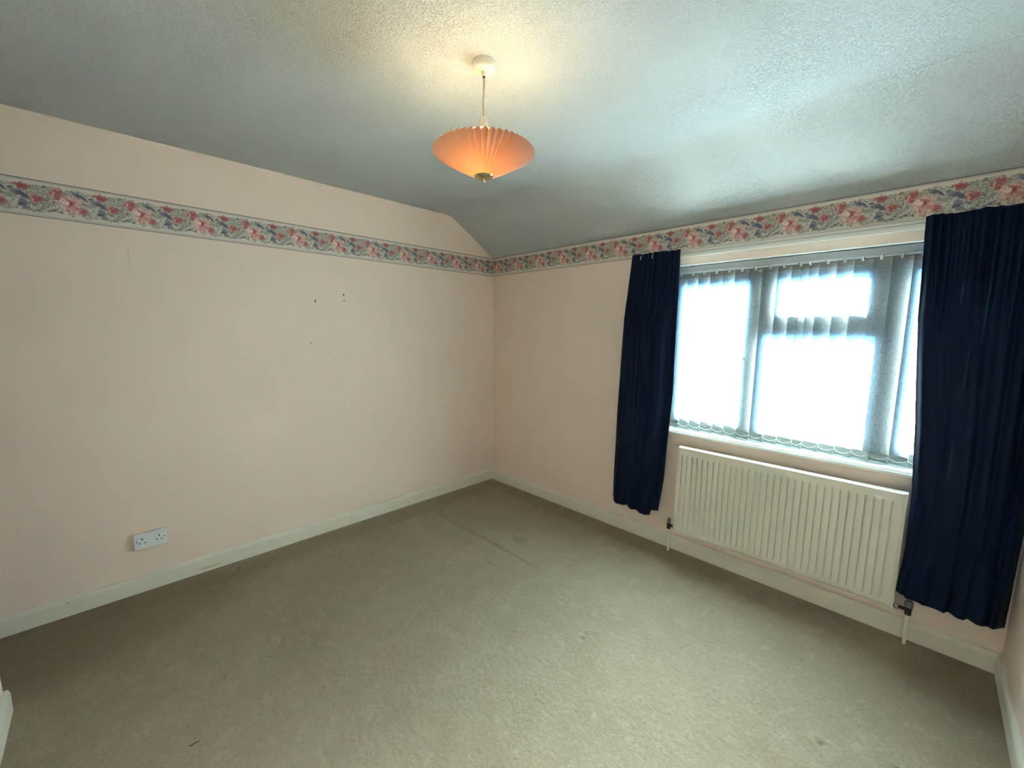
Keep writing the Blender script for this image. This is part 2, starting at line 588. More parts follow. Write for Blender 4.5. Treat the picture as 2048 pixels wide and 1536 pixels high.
# ------------------------------------------------------------------ ceiling: flat, then a rounded bend, then the slope down to the window wall
prof = []
p0, p1, p2 = (YN - 0.1, ZC), (YB, ZC), (0.0, ZB1)
prof.append(p0)
for y in np.linspace(YN, YB - 0.10, 24): prof.append((y, ZC))
rb = 0.075
d2 = Vector((p2[0] - p1[0], p2[1] - p1[1])).normalized()
for k in range(9):
    t_ = k / 8
    a = Vector((YB - rb, ZC)); c = Vector((YB, ZC)); b = c + d2 * rb
    q = a * (1 - t_) ** 2 + c * 2 * t_ * (1 - t_) + b * t_ * t_
    prof.append((q.x, q.y))
for k in range(1, 9):
    q = Vector(p1) + d2 * rb + (Vector(p2) - Vector(p1) - d2 * rb) * (k / 8)
    prof.append((q.x, q.y))
prof.append((0.06, ZB1 - 0.002))
xs = np.linspace(-0.05, XW + 0.05, 60)
P = np.zeros((len(prof), len(xs), 3))
for i, (y, z) in enumerate(prof):
    P[i, :, 0] = xs
    P[i, :, 1] = y
    und = 0.004 * np.sin(xs * 2.3 + y * 1.7) * (1 if -0.5 < y < -0.05 else 0.4) * (0 if y > -0.02 else 1)
    P[i, :, 2] = z + und
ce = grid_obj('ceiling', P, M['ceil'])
so = ce.modifiers.new('thick', 'SOLIDIFY'); so.thickness = 0.05; so.offset = 1
# solidify must grow upward: faces look down
prop(ce, 'white stippled ceiling that slopes down above the window', 'ceiling', kind='structure')

# painted bead where wall and ceiling meet, and in the corner
def zc_at(y):
    for (y0, z0), (y1, z1) in zip(prof, prof[1:]):
        if y0 <= y <= y1: return z0 + (z1 - z0) * (y - y0) / (y1 - y0 + 1e-9)
    return ZC
pts = []
for y in np.linspace(YN, -0.01, 180):
    wob = 0.004 * math.sin(y * 9) + 0.003 * math.sin(y * 23 + 1)
    pts.append((0.001, y, zc_at(y) - 0.007 + wob * (1 if y < YB else 0.4)))
b1 = obj('trim_2', tube(pts, [0.0042 + 0.0014 * math.sin(i * 0.31) for i in range(len(pts))], 6), M['bead'], smooth=True)
prop(b1, 'thin uneven painted bead between pink wall and ceiling', 'trim', kind='structure')
b2 = obj('trim_3', tube([(0.001, -0.001, z) for z in np.linspace(SK, ZB0, 30)], 0.0055, 6), M['bead'], smooth=True)
prop(b2, 'thin painted bead down the corner of the two walls', 'trim', kind='structure')

# ------------------------------------------------------------------ skirting boards
SP = [(0, 0), (0.016, 0), (0.016, SK - 0.022), (0.012, SK - 0.006), (0.0075, SK), (0, SK)]
for name, path, lab in (
        ('baseboard_left', [(0, -0.0), (0, YN)], 'cream skirting board along the wall with the socket'),
        ('baseboard_back', [(XW, 0), (0, 0)], 'cream skirting board below the radiator and window'),
        ('baseboard_right', [(XW, YR), (XW, 0)], 'cream skirting board beside the wide navy curtain'),
        ('baseboard_rear', [(0, YN), (XN, YN), (XN, YR), (XW, YR)], 'cream skirting board turning an outer corner at the recess')):
    bm = sweep(path, SP, 1)
    o = obj(name, bm, M['skirt'], bevel=0.002 if name == 'baseboard_rear' else 0)
    prop(o, lab, 'skirting board', kind='structure')

# ------------------------------------------------------------------ floral wallpaper border: one printed repeat, laid end to end
PER = 0.2655


def vnoise(u, v, fu, fv, seed):
    """value noise that repeats with u in 0..1"""
    g = np.random.default_rng(seed).random((fv + 2, fu))
    x = (u % 1.0) * fu; y = np.clip(v, 0, 0.9999) * fv
    x0 = np.floor(x).astype(int); y0 = np.floor(y).astype(int)
    fx = x - x0; fy = y - y0
    fx = fx * fx * (3 - 2 * fx); fy = fy * fy * (3 - 2 * fy)
    a = g[y0, x0 % fu]; b = g[y0, (x0 + 1) % fu]; c = g[y0 + 1, x0 % fu]; d = g[y0 + 1, (x0 + 1) % fu]
    return (a * (1 - fx) + b * fx) * (1 - fy) + (c * (1 - fx) + d * fx) * fy


def srgb(*c):
    c = np.array(c, float) / 255
    return np.where(c < 0.04045, c / 12.92, ((c + 0.055) / 1.055) ** 2.4)


def paint(u, v):
    """u: repeats along the wall, v: 0 at the top edge, 1 at the bottom edge; returns linear colour of the print"""
    H = ZB1 - ZB0
    asp = PER / H
    col = np.ones(u.shape + (3,)) * srgb(219, 213, 200)
    n1 = vnoise(u, v, 62, 40, 1); n2 = vnoise(u, v, 23, 15, 2); n3 = vnoise(u, v, 11, 7, 3); n4 = vnoise(u, v, 96, 60, 5)

    def put(mask, c, k=1.0):
        a = np.clip(mask, 0, 1)[..., None] * k
        col[:] = col * (1 - a) + srgb(*c) * a
    # foliage over the middle band, with a ragged outline
    top = 0.13 + 0.07 * (n3 - 0.5) + 0.07 * (n2 - 0.5); bot = 0.84 + 0.10 * (n3 - 0.5) + 0.09 * (n2 - 0.5)
    inside = np.clip((v - top) * 40, 0, 1) * np.clip((bot - v) * 40, 0, 1)
    put(inside * np.clip((n2 * 0.6 + n1 * 0.5 - 0.30) * 7, 0, 1), (182, 176, 165))
    put(inside * np.clip((n1 - 0.54) * 9, 0, 1), (152, 147, 138))
    put(inside * np.clip((n4 - 0.66) * 9, 0, 1), (120, 120, 118))
    put(inside * np.clip((0.34 - n4) * 9, 0, 1), (214, 214, 202))

    def petals(cu, cv, r, n, dark, mid, light, seed, depth=0.30, squash=1.0):
        du = ((u - cu + 0.5) % 1.0 - 0.5) * asp; dv = (v - cv) / squash
        # hand-drawn wobble
        du = du + (n2 - 0.5) * r * 0.8 + (n4 - 0.5) * r * 0.35; dv = dv + (n1 - 0.5) * r * 0.7
        rr = np.hypot(du, dv); an = np.arctan2(dv, du)
        rim = r * (1 - depth + depth * np.abs(np.cos(an * n / 2 + seed)))
        m = np.clip((rim - rr) / (0.10 * r), 0, 1)
        put(m, mid)
        ring = np.abs(np.cos(an * n / 2 + seed))
        put(m * np.clip((rr / rim - 0.55) * 3.5, 0, 1) * np.clip(ring * 1.6 - 0.4, 0, 1), light, 0.9)
        put(m * np.clip((0.45 - rr / rim) * 4, 0, 1) * np.clip((n1 - 0.3) * 3, 0, 1), dark, 0.9)
        put(m * np.clip((0.36 - ring) * 5, 0, 1) * np.clip((n4 - 0.2) * 3, 0, 1), dark, 0.85)

    def leaf(cu, cv, lu, lv, ang, c, k=0.95):
        du = ((u - cu + 0.5) % 1.0 - 0.5) * asp; dv = v - cv
        ca, sa = math.cos(ang), math.sin(ang)
        a = du * ca + dv * sa + (n1 - 0.5) * 0.03; b = -du * sa + dv * ca + (n2 - 0.5) * 0.04
        m = 1 - (np.abs(a) / lu) ** 1.6 - (np.abs(b) / lv) ** 1.4
        put(np.clip(m * 5, 0, 1), c, k)

    NAVY, SLATE, TEAL, MOSS, SAGE = (98, 100, 120), (132, 134, 150), (108, 114, 116), (132, 132, 122), (164, 164, 152)
    for a in ((0.09, 0.25, 0.14, 0.05, 0.35, NAVY), (0.17, 0.31, 0.12, 0.045, 0.6, NAVY), (0.05, 0.21, 0.07, 0.05, 0, SLATE), (0.27, 0.29, 0.06, 0.05, 0.3, TEAL),
              (0.36, 0.41, 0.17, 0.055, 0.15, NAVY), (0.31, 0.36, 0.10, 0.04, -0.3, SLATE), (0.43, 0.48, 0.10, 0.05, 0.5, NAVY), (0.40, 0.62, 0.11, 0.07, 0.9, SLATE),
              (0.38, 0.70, 0.10, 0.05, 0.1, NAVY), (0.42, 0.77, 0.09, 0.04, -0.2, SLATE), (0.30, 0.70, 0.06, 0.08, 0, (196, 198, 188)), (0.67, 0.15, 0.05, 0.045, 0.2, MOSS),
              (0.55, 0.24, 0.10, 0.05, -0.5, SAGE), (0.62, 0.34, 0.09, 0.05, 0.7, SAGE), (0.66, 0.50, 0.10, 0.04, 0.9, MOSS), (0.72, 0.62, 0.08, 0.045, -0.6, SAGE),
              (0.58, 0.82, 0.05, 0.04, 0, MOSS), (0.76, 0.76, 0.05, 0.035, 0.4, NAVY), (0.82, 0.72, 0.05, 0.035, -0.5, SLATE), (0.71, 0.80, 0.035, 0.05, 0, MOSS),
              (0.86, 0.80, 0.04, 0.03, 0.5, NAVY), (0.22, 0.50, 0.09, 0.04, 0.8, SAGE), (0.24, 0.62, 0.07, 0.05, -0.4, (206, 206, 194)), (0.52, 0.66, 0.08, 0.04, 0.5, MOSS),
              (0.74, 0.27, 0.06, 0.04, 0.8, SAGE), (0.88, 0.54, 0.05, 0.05, 0, SAGE)):
        leaf(*a)
    ROSE, RED, PINK, PALE = (178, 106, 110), (152, 78, 86), (206, 152, 148), (238, 218, 206)
    petals(0.40, 0.23, 0.15, 5, RED, (172, 98, 104), ROSE, 0.4, 0.35, 0.8)
    petals(0.56, 0.52, 0.165, 6, RED, (176, 104, 108), PINK, 1.1, 0.35, 0.85)
    petals(0.83, 0.28, 0.165, 7, RED, (176, 108, 110), PINK, 0.2, 0.3)
    petals(0.84, 0.42, 0.11, 5, RED, (178, 110, 112), PINK, 0.9, 0.3)
    petals(0.99, 0.58, 0.27, 9, ROSE, PINK, PALE, 0.6, 0.28)
    petals(0.97, 0.52, 0.12, 6, RED, ROSE, PINK, 0.2, 0.3)
    petals(0.91, 0.50, 0.085, 5, PINK, PALE, (240, 214, 204), 0.5, 0.3)
    petals(0.05, 0.64, 0.10, 6, ROSE, PINK, (240, 212, 202), 1.5, 0.3)
    petals(0.14, 0.69, 0.115, 6, RED, ROSE, PINK, 1.0, 0.35)
    petals(0.95, 0.72, 0.08, 5, ROSE, PINK, PALE, 0.0, 0.3)
    # edging lines
    put(np.clip(1 - np.abs(v - 0.055) / 0.012, 0, 1), (178, 168, 176), 0.8)
    put((v < 0.045) * 1.0, (188, 180, 178), 0.8)
    put((v < 0.019) * 1.0, (58, 52, 60))
    put(np.clip(1 - np.abs(v - 0.945) / 0.014, 0, 1), (168, 158, 172), 0.9)
    put((v > 0.981) * 1.0, (52, 46, 62))
    return col * 0.88


def border(name, p0, p1, normal, phase, res, label, sign=1):
    """strip from plan point p0 to p1 (left to right as seen in the room)"""
    p0 = np.array(p0, float); p1 = np.array(p1, float)
    L = np.linalg.norm(p1 - p0)
    n = int(L / res) + 1; mrows = int((ZB1 - ZB0) / res) + 1
    s = np.linspace(0, L, n); v = np.linspace(0, 1, mrows)
    S, V = np.meshgrid(s, v)
    colr = paint((S + phase) / PER, V)
    d = (p1 - p0) / L
    P = np.zeros((mrows, n, 3))
    P[..., 0] = p0[0] + d[0] * S + normal[0] * 0.0012
    P[..., 1] = p0[1] + d[1] * S + normal[1] * 0.0012
    P[..., 2] = ZB1 - V * (ZB1 - ZB0)
    o = grid_obj(name, P, M['border'], colors=colr)
    prop(o, label, 'wallpaper border', kind='structure')
    return o


border('trim_4', (0, YN), (0, 0), (1, 0), -(YN + 1.501) * -1, 0.0019, 'floral wallpaper border across the wall with the socket')
border('trim_5', (0, 0), (XW, 0), (0, -1), -1.41, 0.0019, 'floral wallpaper border between sloping ceiling and curtain track')
border('trim_6', (XW, 0), (XW, YR), (-1, 0), 0.1, 0.004, 'floral wallpaper border on the wall beside the wide curtain')
border('trim_7', (XW, YR), (XN, YR), (0, 1), 0.1, 0.004, 'floral wallpaper border on the wall opposite the window')

# ------------------------------------------------------------------ marks in the left wall
for (y, z, sy, sz) in ((-1.683, 1.720, 0.0035, 0.012), (-1.479, 1.777, 0.006, 0.006), (-1.478, 1.732, 0.0045, 0.0045), (-1.728, 1.425, 0.003, 0.004), (-1.608, 1.356, 0.003, 0.003)):
    bm = lathe([(1.0, 0.0), (1.0, 0.0008), (0.8, 0.0012)], (0, 0, 0), 10, 'X')
    for v in bm.verts:
        v.co.y = v.co.y * sy + y; v.co.z = v.co.z * sz + z
    obj('screw_hole', bm, M['dark'], wl)

# ------------------------------------------------------------------ window
wn = empty('window_1', (WX0, 0.1, WZ0))
prop(wn, 'wide three-light window behind the blind, bright with daylight', 'window', kind='structure')
FY0, FY1 = 0.10, 0.16
fz0, fz1 = WZ0 + 0.026, WZ1 - 0.004
FX0, FX1 = WX0 + 0.004, WX1 - 0.004


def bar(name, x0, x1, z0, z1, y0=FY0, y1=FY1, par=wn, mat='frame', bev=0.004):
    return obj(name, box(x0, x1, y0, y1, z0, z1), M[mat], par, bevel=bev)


GL = (1.857, 2.265); GM = (2.368, 2.876); GR = (3.016, 3.27)
GT, GBOT = 1.833, 0.937
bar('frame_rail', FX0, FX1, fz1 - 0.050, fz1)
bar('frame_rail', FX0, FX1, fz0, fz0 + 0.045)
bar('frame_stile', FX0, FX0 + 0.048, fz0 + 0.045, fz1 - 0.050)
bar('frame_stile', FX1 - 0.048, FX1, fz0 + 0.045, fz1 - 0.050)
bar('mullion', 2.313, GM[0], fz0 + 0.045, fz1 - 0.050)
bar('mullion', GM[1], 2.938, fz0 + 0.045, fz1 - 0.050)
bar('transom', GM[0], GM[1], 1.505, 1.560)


def sash(x0, x1, z0, z1, gx0, gx1, gz0, gz1):
    s = empty('sash', (0, 0, 0))
    s.parent = wn
    s.matrix_parent_inverse = Matrix.Translation(-Vector(wn.location))
    y0, y1 = FY0 - 0.006, FY1 - 0.012
    bar('sash_stile', x0, gx0, z0, z1, y0, y1, s)
    bar('sash_stile', gx1, x1, z0, z1, y0, y1, s)
    bar('sash_rail', gx0, gx1, z0, gz0, y0, y1, s)
    bar('sash_rail', gx0, gx1, gz1, z1, y0, y1, s)
    obj('pane', box(gx0, gx1, 0.128, 0.132, gz0, gz1), M['glass'], s)
    return s


e_ = 0.001
z0_, z1_ = fz0 + 0.045 + e_, fz1 - 0.050 - e_
sL = sash(FX0 + 0.048 + e_, 2.313 - e_, z0_, z1_, GL[0], GL[1], GBOT, GT)
sR = sash(2.938 + e_, FX1 - 0.048 - e_, z0_, z1_, GR[0], GR[1], GBOT, GT)
sT = sash(GM[0] + e_, GM[1] - e_, 1.560 + e_, z1_, 2.425, 2.830, 1.632, GT)
bar('glazing_bead', GM[0], GM[1], z0_, GBOT - 0.01, FY0 + 0.006, FY1 - 0.01)
obj('pane', box(GM[0], GM[1], 0.128, 0.132, GBOT - 0.01, 1.505), M['glass'], wn)
# casement handle
hd = obj('handle', tube([(2.288, 0.092, 1.330), (2.288, 0.082, 1.335), (2.272, 0.074, 1.365), (2.252, 0.070, 1.380), (2.234, 0.070, 1.360)], [0.009, 0.008, 0.008, 0.0085, 0.006], 8), M['frame'], sL, smooth=True)

# sill board with a rounded nose
bm = box(WX0 - 0.03, min(WX1 + 0.03, XW - 0.004), -0.036, 0.0, WZ0, WZ0 + 0.026)
obj_s = None
bm2 = bm
bmesh.ops.bevel(bm2, geom=[e for e in bm2.edges if abs(e.verts[0].co.y + 0.036) < 1e-4 and abs(e.verts[1].co.y + 0.036) < 1e-4 and abs(e.verts[0].co.z - e.verts[1].co.z) < 1e-4], offset=0.010, segments=4, affect='EDGES')
box(WX0 + 0.005, WX1 - 0.005, 0.0, FY0 + 0.01, WZ0 + 0.0005, WZ0 + 0.026, bm2)
sl = obj('window_sill', bm2, M['sill'], wn)

# ------------------------------------------------------------------ vertical blind
bl = empty('vertical_blind', (WX0 + 0.01, 0.05, WZ1 - 0.04))
prop(bl, 'pale vertical blind of wide fabric vanes hanging inside the window recess', 'blind')
HY0, HY1 = 0.032, 0.070
hr = obj('headrail', box(WX0 + 0.008, WX1 - 0.008, HY0, HY1, 1.922, 1.9575), M['head'], bl, bevel=0.003)
for bx_ in (1.93, 2.55, 3.15):
    obj('bracket', box(bx_ - 0.012, bx_ + 0.012, 0.036, 0.066, 1.9575, WZ1 - 0.004), M['dark'] if bx_ < 2 else M['head'], bl)
clips = [1.858, 1.932, 2.005, 2.079, 2.153, 2.228, 2.302, 2.378, 2.451, 2.525, 2.574, 2.650, 2.724, 2.799, 2.873, 2.947, 3.021, 3.095, 3.169, 3.243, 3.317]
clips = [1.785] + clips
VT, VB, VW = 1.906, 0.866, 0.0895
TILT = 18.0
rows, cols = 12, 9


def vane_mesh(z_lo, z_hi, nr, bulge, width=VW, off=0.0):
    P = np.zeros((nr, cols, 3))
    for i in range(nr):
        for j in range(cols):
            s = j / (cols - 1) - 0.5
            P[i, j] = (s * width, bulge * (0.25 - s * s) * 4 + off, z_lo + (z_hi - z_lo) * i / (nr - 1))
    return P


proto = grid_obj('vane', vane_mesh(VB, VT, rows, 0.009), M['vane'])
pk = grid_obj('weight_pocket', vane_mesh(VB, VB + 0.046, 3, 0.009, VW - 0.002, -0.0022), M['pocket'])
so = pk.modifiers.new('thick', 'SOLIDIFY'); so.thickness = 0.0026; so.offset = 0
hk = obj('carrier_hook', box(-0.005, 0.005, -0.003, 0.003, VT - 0.006, 1.923), M['clear'])
sp = obj('spacer_link', box(0.008, 0.066, -0.0015, 0.0015, VT + 0.006, VT + 0.0135), M['clear'])
th = grid_obj('top_hem', vane_mesh(VT - 0.022, VT, 3, 0.009, VW - 0.002, -0.0012), M['hem'])
lens = []
for i, x in enumerate(clips):
    if i == 0:
        v, k, h, tp = proto, pk, hk, th
    else:
        v, k, h, tp = proto.copy(), pk.copy(), hk.copy(), th.copy()
        for o in (v, k, h, tp): COL.objects.link(o)
    v.location = (x, 0.051, 0)
    dt = random.uniform(-2.5, 2.5)
    if i == 11: dt -= 8
    v.rotation_euler = (random.uniform(-0.15, 0.15) * R(1), random.uniform(-0.25, 0.25) * R(1) * 0.4, -R(TILT + dt))
    v.parent = bl
    v.matrix_parent_inverse = Matrix.Translation(-Vector(bl.location))
    for o in (k, h, tp):
        o.parent = v
        o.location = (0, 0, 0)
    lens.append(v)
for i in range(len(clips) - 1):
    o = sp if i == 0 else sp.copy()
    if i: COL.objects.link(o)
    o.parent = bl
    o.matrix_parent_inverse = Matrix.Translation(-Vector(bl.location))
    o.location = (clips[i], 0.046, 0)
    o.scale = ((clips[i + 1] - clips[i]) / 0.074, 1, 1)
# bead chain linking the weights at the foot
for i in range(len(clips) - 1):
    x0, x1 = clips[i] + 0.040, clips[i + 1] + 0.040
    pts = []
    for k in range(9):
        t_ = k / 8
        pts.append((x0 + (x1 - x0) * t_, 0.036 - 0.004 * 4 * t_ * (1 - t_), VB + 0.034 - 0.016 * 4 * t_ * (1 - t_)))
    obj('bead_chain', tube(pts, 0.0011, 5), M['clear'], bl)

# ------------------------------------------------------------------ curtain track
tr_ = empty('curtain_track', (WX0, -0.03, 2.03))
prop(tr_, 'slim white curtain track fixed above the window over the border', 'curtain track')
TX0, TX1 = 1.585, XW - 0.035
obj('track', box(TX0, TX1, -0.040, -0.012, 2.016, 2.050), M['rail'], tr_, bevel=0.003)
obj('front_lip', box(TX0, TX1, -0.046, -0.0405, 2.008, 2.020), M['white'], tr_, bevel=0.0015)
obj('groove', box(TX0 + 0.004, TX1 - 0.004, -0.0412, -0.0395, 2.034, 2.0375), M['plaster'], tr_)
for x in (1.62, 2.2, 2.8, 3.3):
    obj('bracket', box(x - 0.012, x + 0.012, -0.0118, -0.0014, 2.02, 2.046), M['rail'], tr_)
obj('end_stop', box(TX0 - 0.008, TX0 - 0.0005, -0.044, -0.010, 2.012, 2.052), M['rail'], tr_, bevel=0.002)
obj('end_stop', box(TX1 + 0.0005, TX1 + 0.008, -0.044, -0.010, 2.012, 2.052), M['rail'], tr_, bevel=0.002)


# ------------------------------------------------------------------ curtains
def lerp_tab(tab, z):
    zs = [a[0] for a in tab]; vs_ = [a[1] for a in tab]
    return np.interp(z, zs, vs_)


def curtain(name, label, left_tab, right_tab, z_hi, hem, ybase, folds, gathers, seed, hooks=(), ymax_tab=None):
    root = empty(name, (float(np.mean([left_tab[0][1], right_tab[0][1]])), ybase, 2.03))
    prop(root, label, 'curtain', 'navy curtains at the window')
    g = np.random.default_rng(seed)
    nc, nr = 360, 150
    S = np.linspace(0, 1, nc)
    ztop = z_hi + 0.004 * np.interp(S, np.linspace(0, 1, 14), g.uniform(-1, 1, 14))
    zbot = hem(S)
    T_ = np.linspace(0, 1, nr) ** 1.0
    P = np.zeros((nr, nc, 3))
    # fold profiles: amplitude (towards the room = negative y) as sums of rounded ridges
    def ridges(cent, wid, amp):
        y = np.zeros_like(S)
        for c, w_, a in zip(cent, wid, amp):
            y += a * np.exp(-np.abs((S - c) / w_) ** 2.4)
        return y
    gc = np.linspace(0.04, 0.96, gathers) + g.uniform(-0.024, 0.024, gathers)
    top = ridges(gc, np.full(gathers, 0.30 / gathers), g.uniform(0.006, 0.024, gathers))
    bottom = ridges(*folds[:3])
    mid = 0.80 * bottom + 0.55 * np.interp(S, np.linspace(0, 1, 60), np.convolve(np.interp(np.linspace(0, 1, 60), S, top), np.ones(4) / 4, 'same'))
    wand = np.convolve(g.normal(0, 1, nr + 40), np.ones(40) / 40, 'same')[20:20 + nr]
    for i, t in enumerate(T_):
        z = ztop + (zbot - ztop) * t
        if t < 0.06: f = top * (0.7 + 0.3 * abs(t - 0.03) / 0.03)
        elif t < 0.34:
            k = (t - 0.06) / 0.28; k = k * k * (3 - 2 * k)
            f = top * (1 - k) + mid * k
        else:
            k = (t - 0.34) / 0.66; k = k * k * (3 - 2 * k)
            f = mid * (1 - k) + bottom * k
        zm = float(np.mean(z))
        xl, xr = lerp_tab(left_tab, zm), lerp_tab(right_tab, zm)
        sk = S + 0.012 * np.sin(2 * math.pi * S * 2 + t * 3) * t
        x = xl + (xr - xl) * np.clip(sk, 0, 1) + 0.006 * np.sin(2 * math.pi * S * folds[3] + 0.6) * t + wand[i] * 0.006
        fine = 0.0018 * np.sin(S * 60 + t * 9 + 2 * np.sin(t * 7)) * np.clip(t * 4, 0, 1)
        yb = ybase if ymax_tab is None else lerp_tab(ymax_tab, zm)
        P[i, :, 0] = x
        P[i, :, 1] = yb - f - fine
        P[i, :, 2] = z
    c = grid_obj('cloth', P[::-1], M['curtain'], root)
    so = c.modifiers.new('thick', 'SOLIDIFY'); so.thickness = 0.0025; so.offset = 0
    # stitched header tape line and hem
    for (sx, zz) in hooks:
        j = int(sx * (nc - 1)); p = P[4, j]
        pts = [(p[0], p[1] - 0.004, zz + 0.012), (p[0] - 0.004, p[1] - 0.008, zz + 0.006), (p[0] - 0.005, p[1] - 0.009, zz - 0.006), (p[0] - 0.003, p[1] - 0.006, zz - 0.016)]
        obj('curtain_hook', tube(pts, 0.0018, 6), M['clear'], root, smooth=True)
    # gliders up to the track
    for k in range(5):
        j = int((0.08 + 0.21 * k) * (nc - 1)); p = P[1, j]
        obj('glider', box(p[0] - 0.003, p[0] + 0.003, p[1] + 0.004, -0.0405, 2.024, 2.032), M['clear'], root)
    return root, P


hemL = lambda S: 0.262 - 0.030 * np.interp(S, [0, 0.05, 0.3, 0.33, 0.36, 0.55, 0.6, 0.64, 0.86, 0.88, 1.0], [-0.5, 0.5, 0.9, 0.6, 0.9, 1.1, 0.8, 0.9, 1.2, 0.0, -0.3])
curtain('curtain', 'narrow navy blue curtain drawn aside between bare pink wall and radiator',
        [(0.2, 1.475), (0.9, 1.482), (1.6, 1.505), (2.06, 1.548)], [(0.2, 1.835), (0.5, 1.868), (1.1, 1.898), (1.6, 1.895), (2.06, 1.890)],
        2.058, hemL, -0.066,
        ([0.17, 0.46, 0.72, 0.97], [0.15, 0.10, 0.15, 0.05], [0.050, 0.042, 0.060, 0.012], 3), 9, 7, hooks=((0.22, 2.035), (0.47, 2.035)))
hemR = lambda S: 0.278 - 0.018 * np.interp(S, [0, 0.12, 0.14, 0.4, 0.45, 0.55, 0.6, 0.68, 0.72, 0.78, 0.86, 0.9, 1.0], [-0.6, -0.5, 0.2, 0.8, 0.9, 0.6, 1.0, 0.9, 0.6, 1.0, 1.1, 0.7, 0.2])
curtain('curtain', 'wide navy blue curtain hanging beside the corner, over the end of the radiator',
        [(0.25, 3.078), (0.5, 3.090), (0.75, 3.086), (1.1, 3.066), (1.6, 3.030), (2.06, 3.012)], [(0.25, 3.425), (1.2, 3.438), (2.06, 3.44)],
        2.058, hemR, -0.07,
        ([0.08, 0.28, 0.47, 0.64, 0.78, 0.92], [0.10, 0.11, 0.08, 0.075, 0.06, 0.06], [0.046, 0.040, 0.036, 0.040, 0.034, 0.040], 5), 14, 19,
        ymax_tab=[(0.25, -0.100), (0.8, -0.108), (1.1, -0.085), (2.06, -0.066)])

# ------------------------------------------------------------------ radiator
RX0, RX1, RZ0, RZ1, RYF, RYB = 1.975, 3.075, 0.170, 0.766, -0.0975, -0.050
rd = empty('radiator', ((RX0 + RX1) / 2, -0.07, RZ0))
prop(rd, 'cream ribbed panel radiator on the wall under the window', 'radiator')
NF = 32
m_ = 0.016
pitch = (RX1 - RX0 - 2 * m_) / NF
xs_ = [RX0 + m_ * 0.0]
prof_x = [(RX0, 0.0), (RX0 + m_ * 0.6, 0.0)]
for k in range(NF):
    a = RX0 + m_ + k * pitch
    prof_x += [(a + pitch * f_, d_) for f_, d_ in ((0.0, 0.0), (0.07, 0.010), (0.15, 0.0115), (0.24, 0.0035), (0.46, 0.0022), (0.54, 0.0), (0.98, 0.0))]
prof_x += [(RX1 - m_ * 0.6, 0.0), (RX1, 0.0)]
zz = [RZ0, RZ0 + 0.018, RZ0 + 0.036, RZ0 + 0.050, RZ0 + 0.062, RZ1 - 0.068, RZ1 - 0.056, RZ1 - 0.046, RZ1 - 0.012, RZ1 - 0.003, RZ1]
fz = [0, 0, 0, 0.5, 1, 1, 0.5, 0, 0, 0, 0]
oz = [0.010, 0.0, 0.0, 0.0, 0.0, 0.0, 0.0, 0.0, 0.0, 0.003, 0.010]
P = np.zeros((len(zz), len(prof_x), 3))
for i, z in enumerate(zz):
    for j, (x, d) in enumerate(prof_x):
        P[i, j] = (x, RYF + 0.004 + d * fz[i] + oz[i], z)
fp = grid_obj('front_panel', P, M['rad'], rd)
try:
    fp.data.set_sharp_from_angle(angle=R(35))
except Exception:
    pass
so = fp.modifiers.new('thick', 'SOLIDIFY'); so.thickness = 0.002; so.offset = -1
obj('back_panel', box(RX0 + 0.01, RX1 - 0.01, RYB - 0.006, RYB, RZ0 + 0.02, RZ1 - 0.02), M['rad'], rd, bevel=0.003)
obj('side_edge', box(RX0 - 0.006, RX0 + 0.005, RYF, RYB, RZ0 - 0.001, RZ1 + 0.001), M['rad'], rd, bevel=0.003)
obj('side_edge', box(RX1 - 0.005, RX1 + 0.006, RYF, RYB, RZ0 - 0.001, RZ1 + 0.001), M['rad'], rd, bevel=0.003)
obj('top_rail', box(RX0 + 0.005, RX1 - 0.005, RYF + 0.012, RYB, RZ1 - 0.006, RZ1 + 0.001), M['rad'], rd, bevel=0.002)
obj('top_seam', tube([(RX0 + 0.006, RYF + 0.0035, RZ1 - 0.004), (RX1 - 0.006, RYF + 0.0035, RZ1 - 0.004)], 0.003, 8), M['rad'], rd, smooth=True)
obj('bottom_rail', box(RX0 + 0.005, RX1 - 0.005, RYF + 0.010, RYB, RZ0, RZ0 + 0.005), M['rad'], rd, bevel=0.0015)
for x in (2.15, 2.90):
    obj('wall_bracket', box(x - 0.02, x + 0.02, RYB + 0.0005, -0.0005, 0.26, 0.70), M['rad'], rd)


def valve(xc, sgn, z, cap_r, cap_h):
    v = obj('valve', lathe([(0.008, -0.026), (0.0125, -0.024), (0.0125, -0.008), (0.011, -0.004), (0.0135, 0.0), (0.0135, 0.012), (0.010, 0.016)], (xc, -0.068, z), 20), M['valve'], rd, smooth=True)
    obj('valve_cap', lathe([(cap_r * 0.9, 0.014), (cap_r, 0.017), (cap_r, 0.017 + cap_h * 0.85), (cap_r * 0.8, 0.017 + cap_h)], (xc, -0.068, z), 20), M['cap'], v, smooth=True)
    x0, x1 = sorted((xc, (RX0 - 0.006) if sgn > 0 else (RX1 + 0.006)))
    obj('union_tail', lathe([(0.0085, x0), (0.0085, x1)], (0, -0.068, z), 16, 'X'), M['valve'], v, smooth=True)
    xn = x1 - 0.017 if sgn > 0 else x0 + 0.003
    obj('union_nut', lathe([(0.013, xn), (0.0145, xn + 0.002), (0.0145, xn + 0.012), (0.013, xn + 0.014)], (0, -0.068, z), 6, 'X'), M['nut'], v)
    obj('pipe', tube([(xc, -0.068, z - 0.025), (xc, -0.066, z - 0.05), (xc, -0.060, 0.03), (xc, -0.058, 0.0)], 0.0078, 14), M['pipe'], rd, smooth=True)


valve(1.922, 1, 0.190, 0.0115, 0.036)
valve(3.135, -1, 0.185, 0.0165, 0.030)

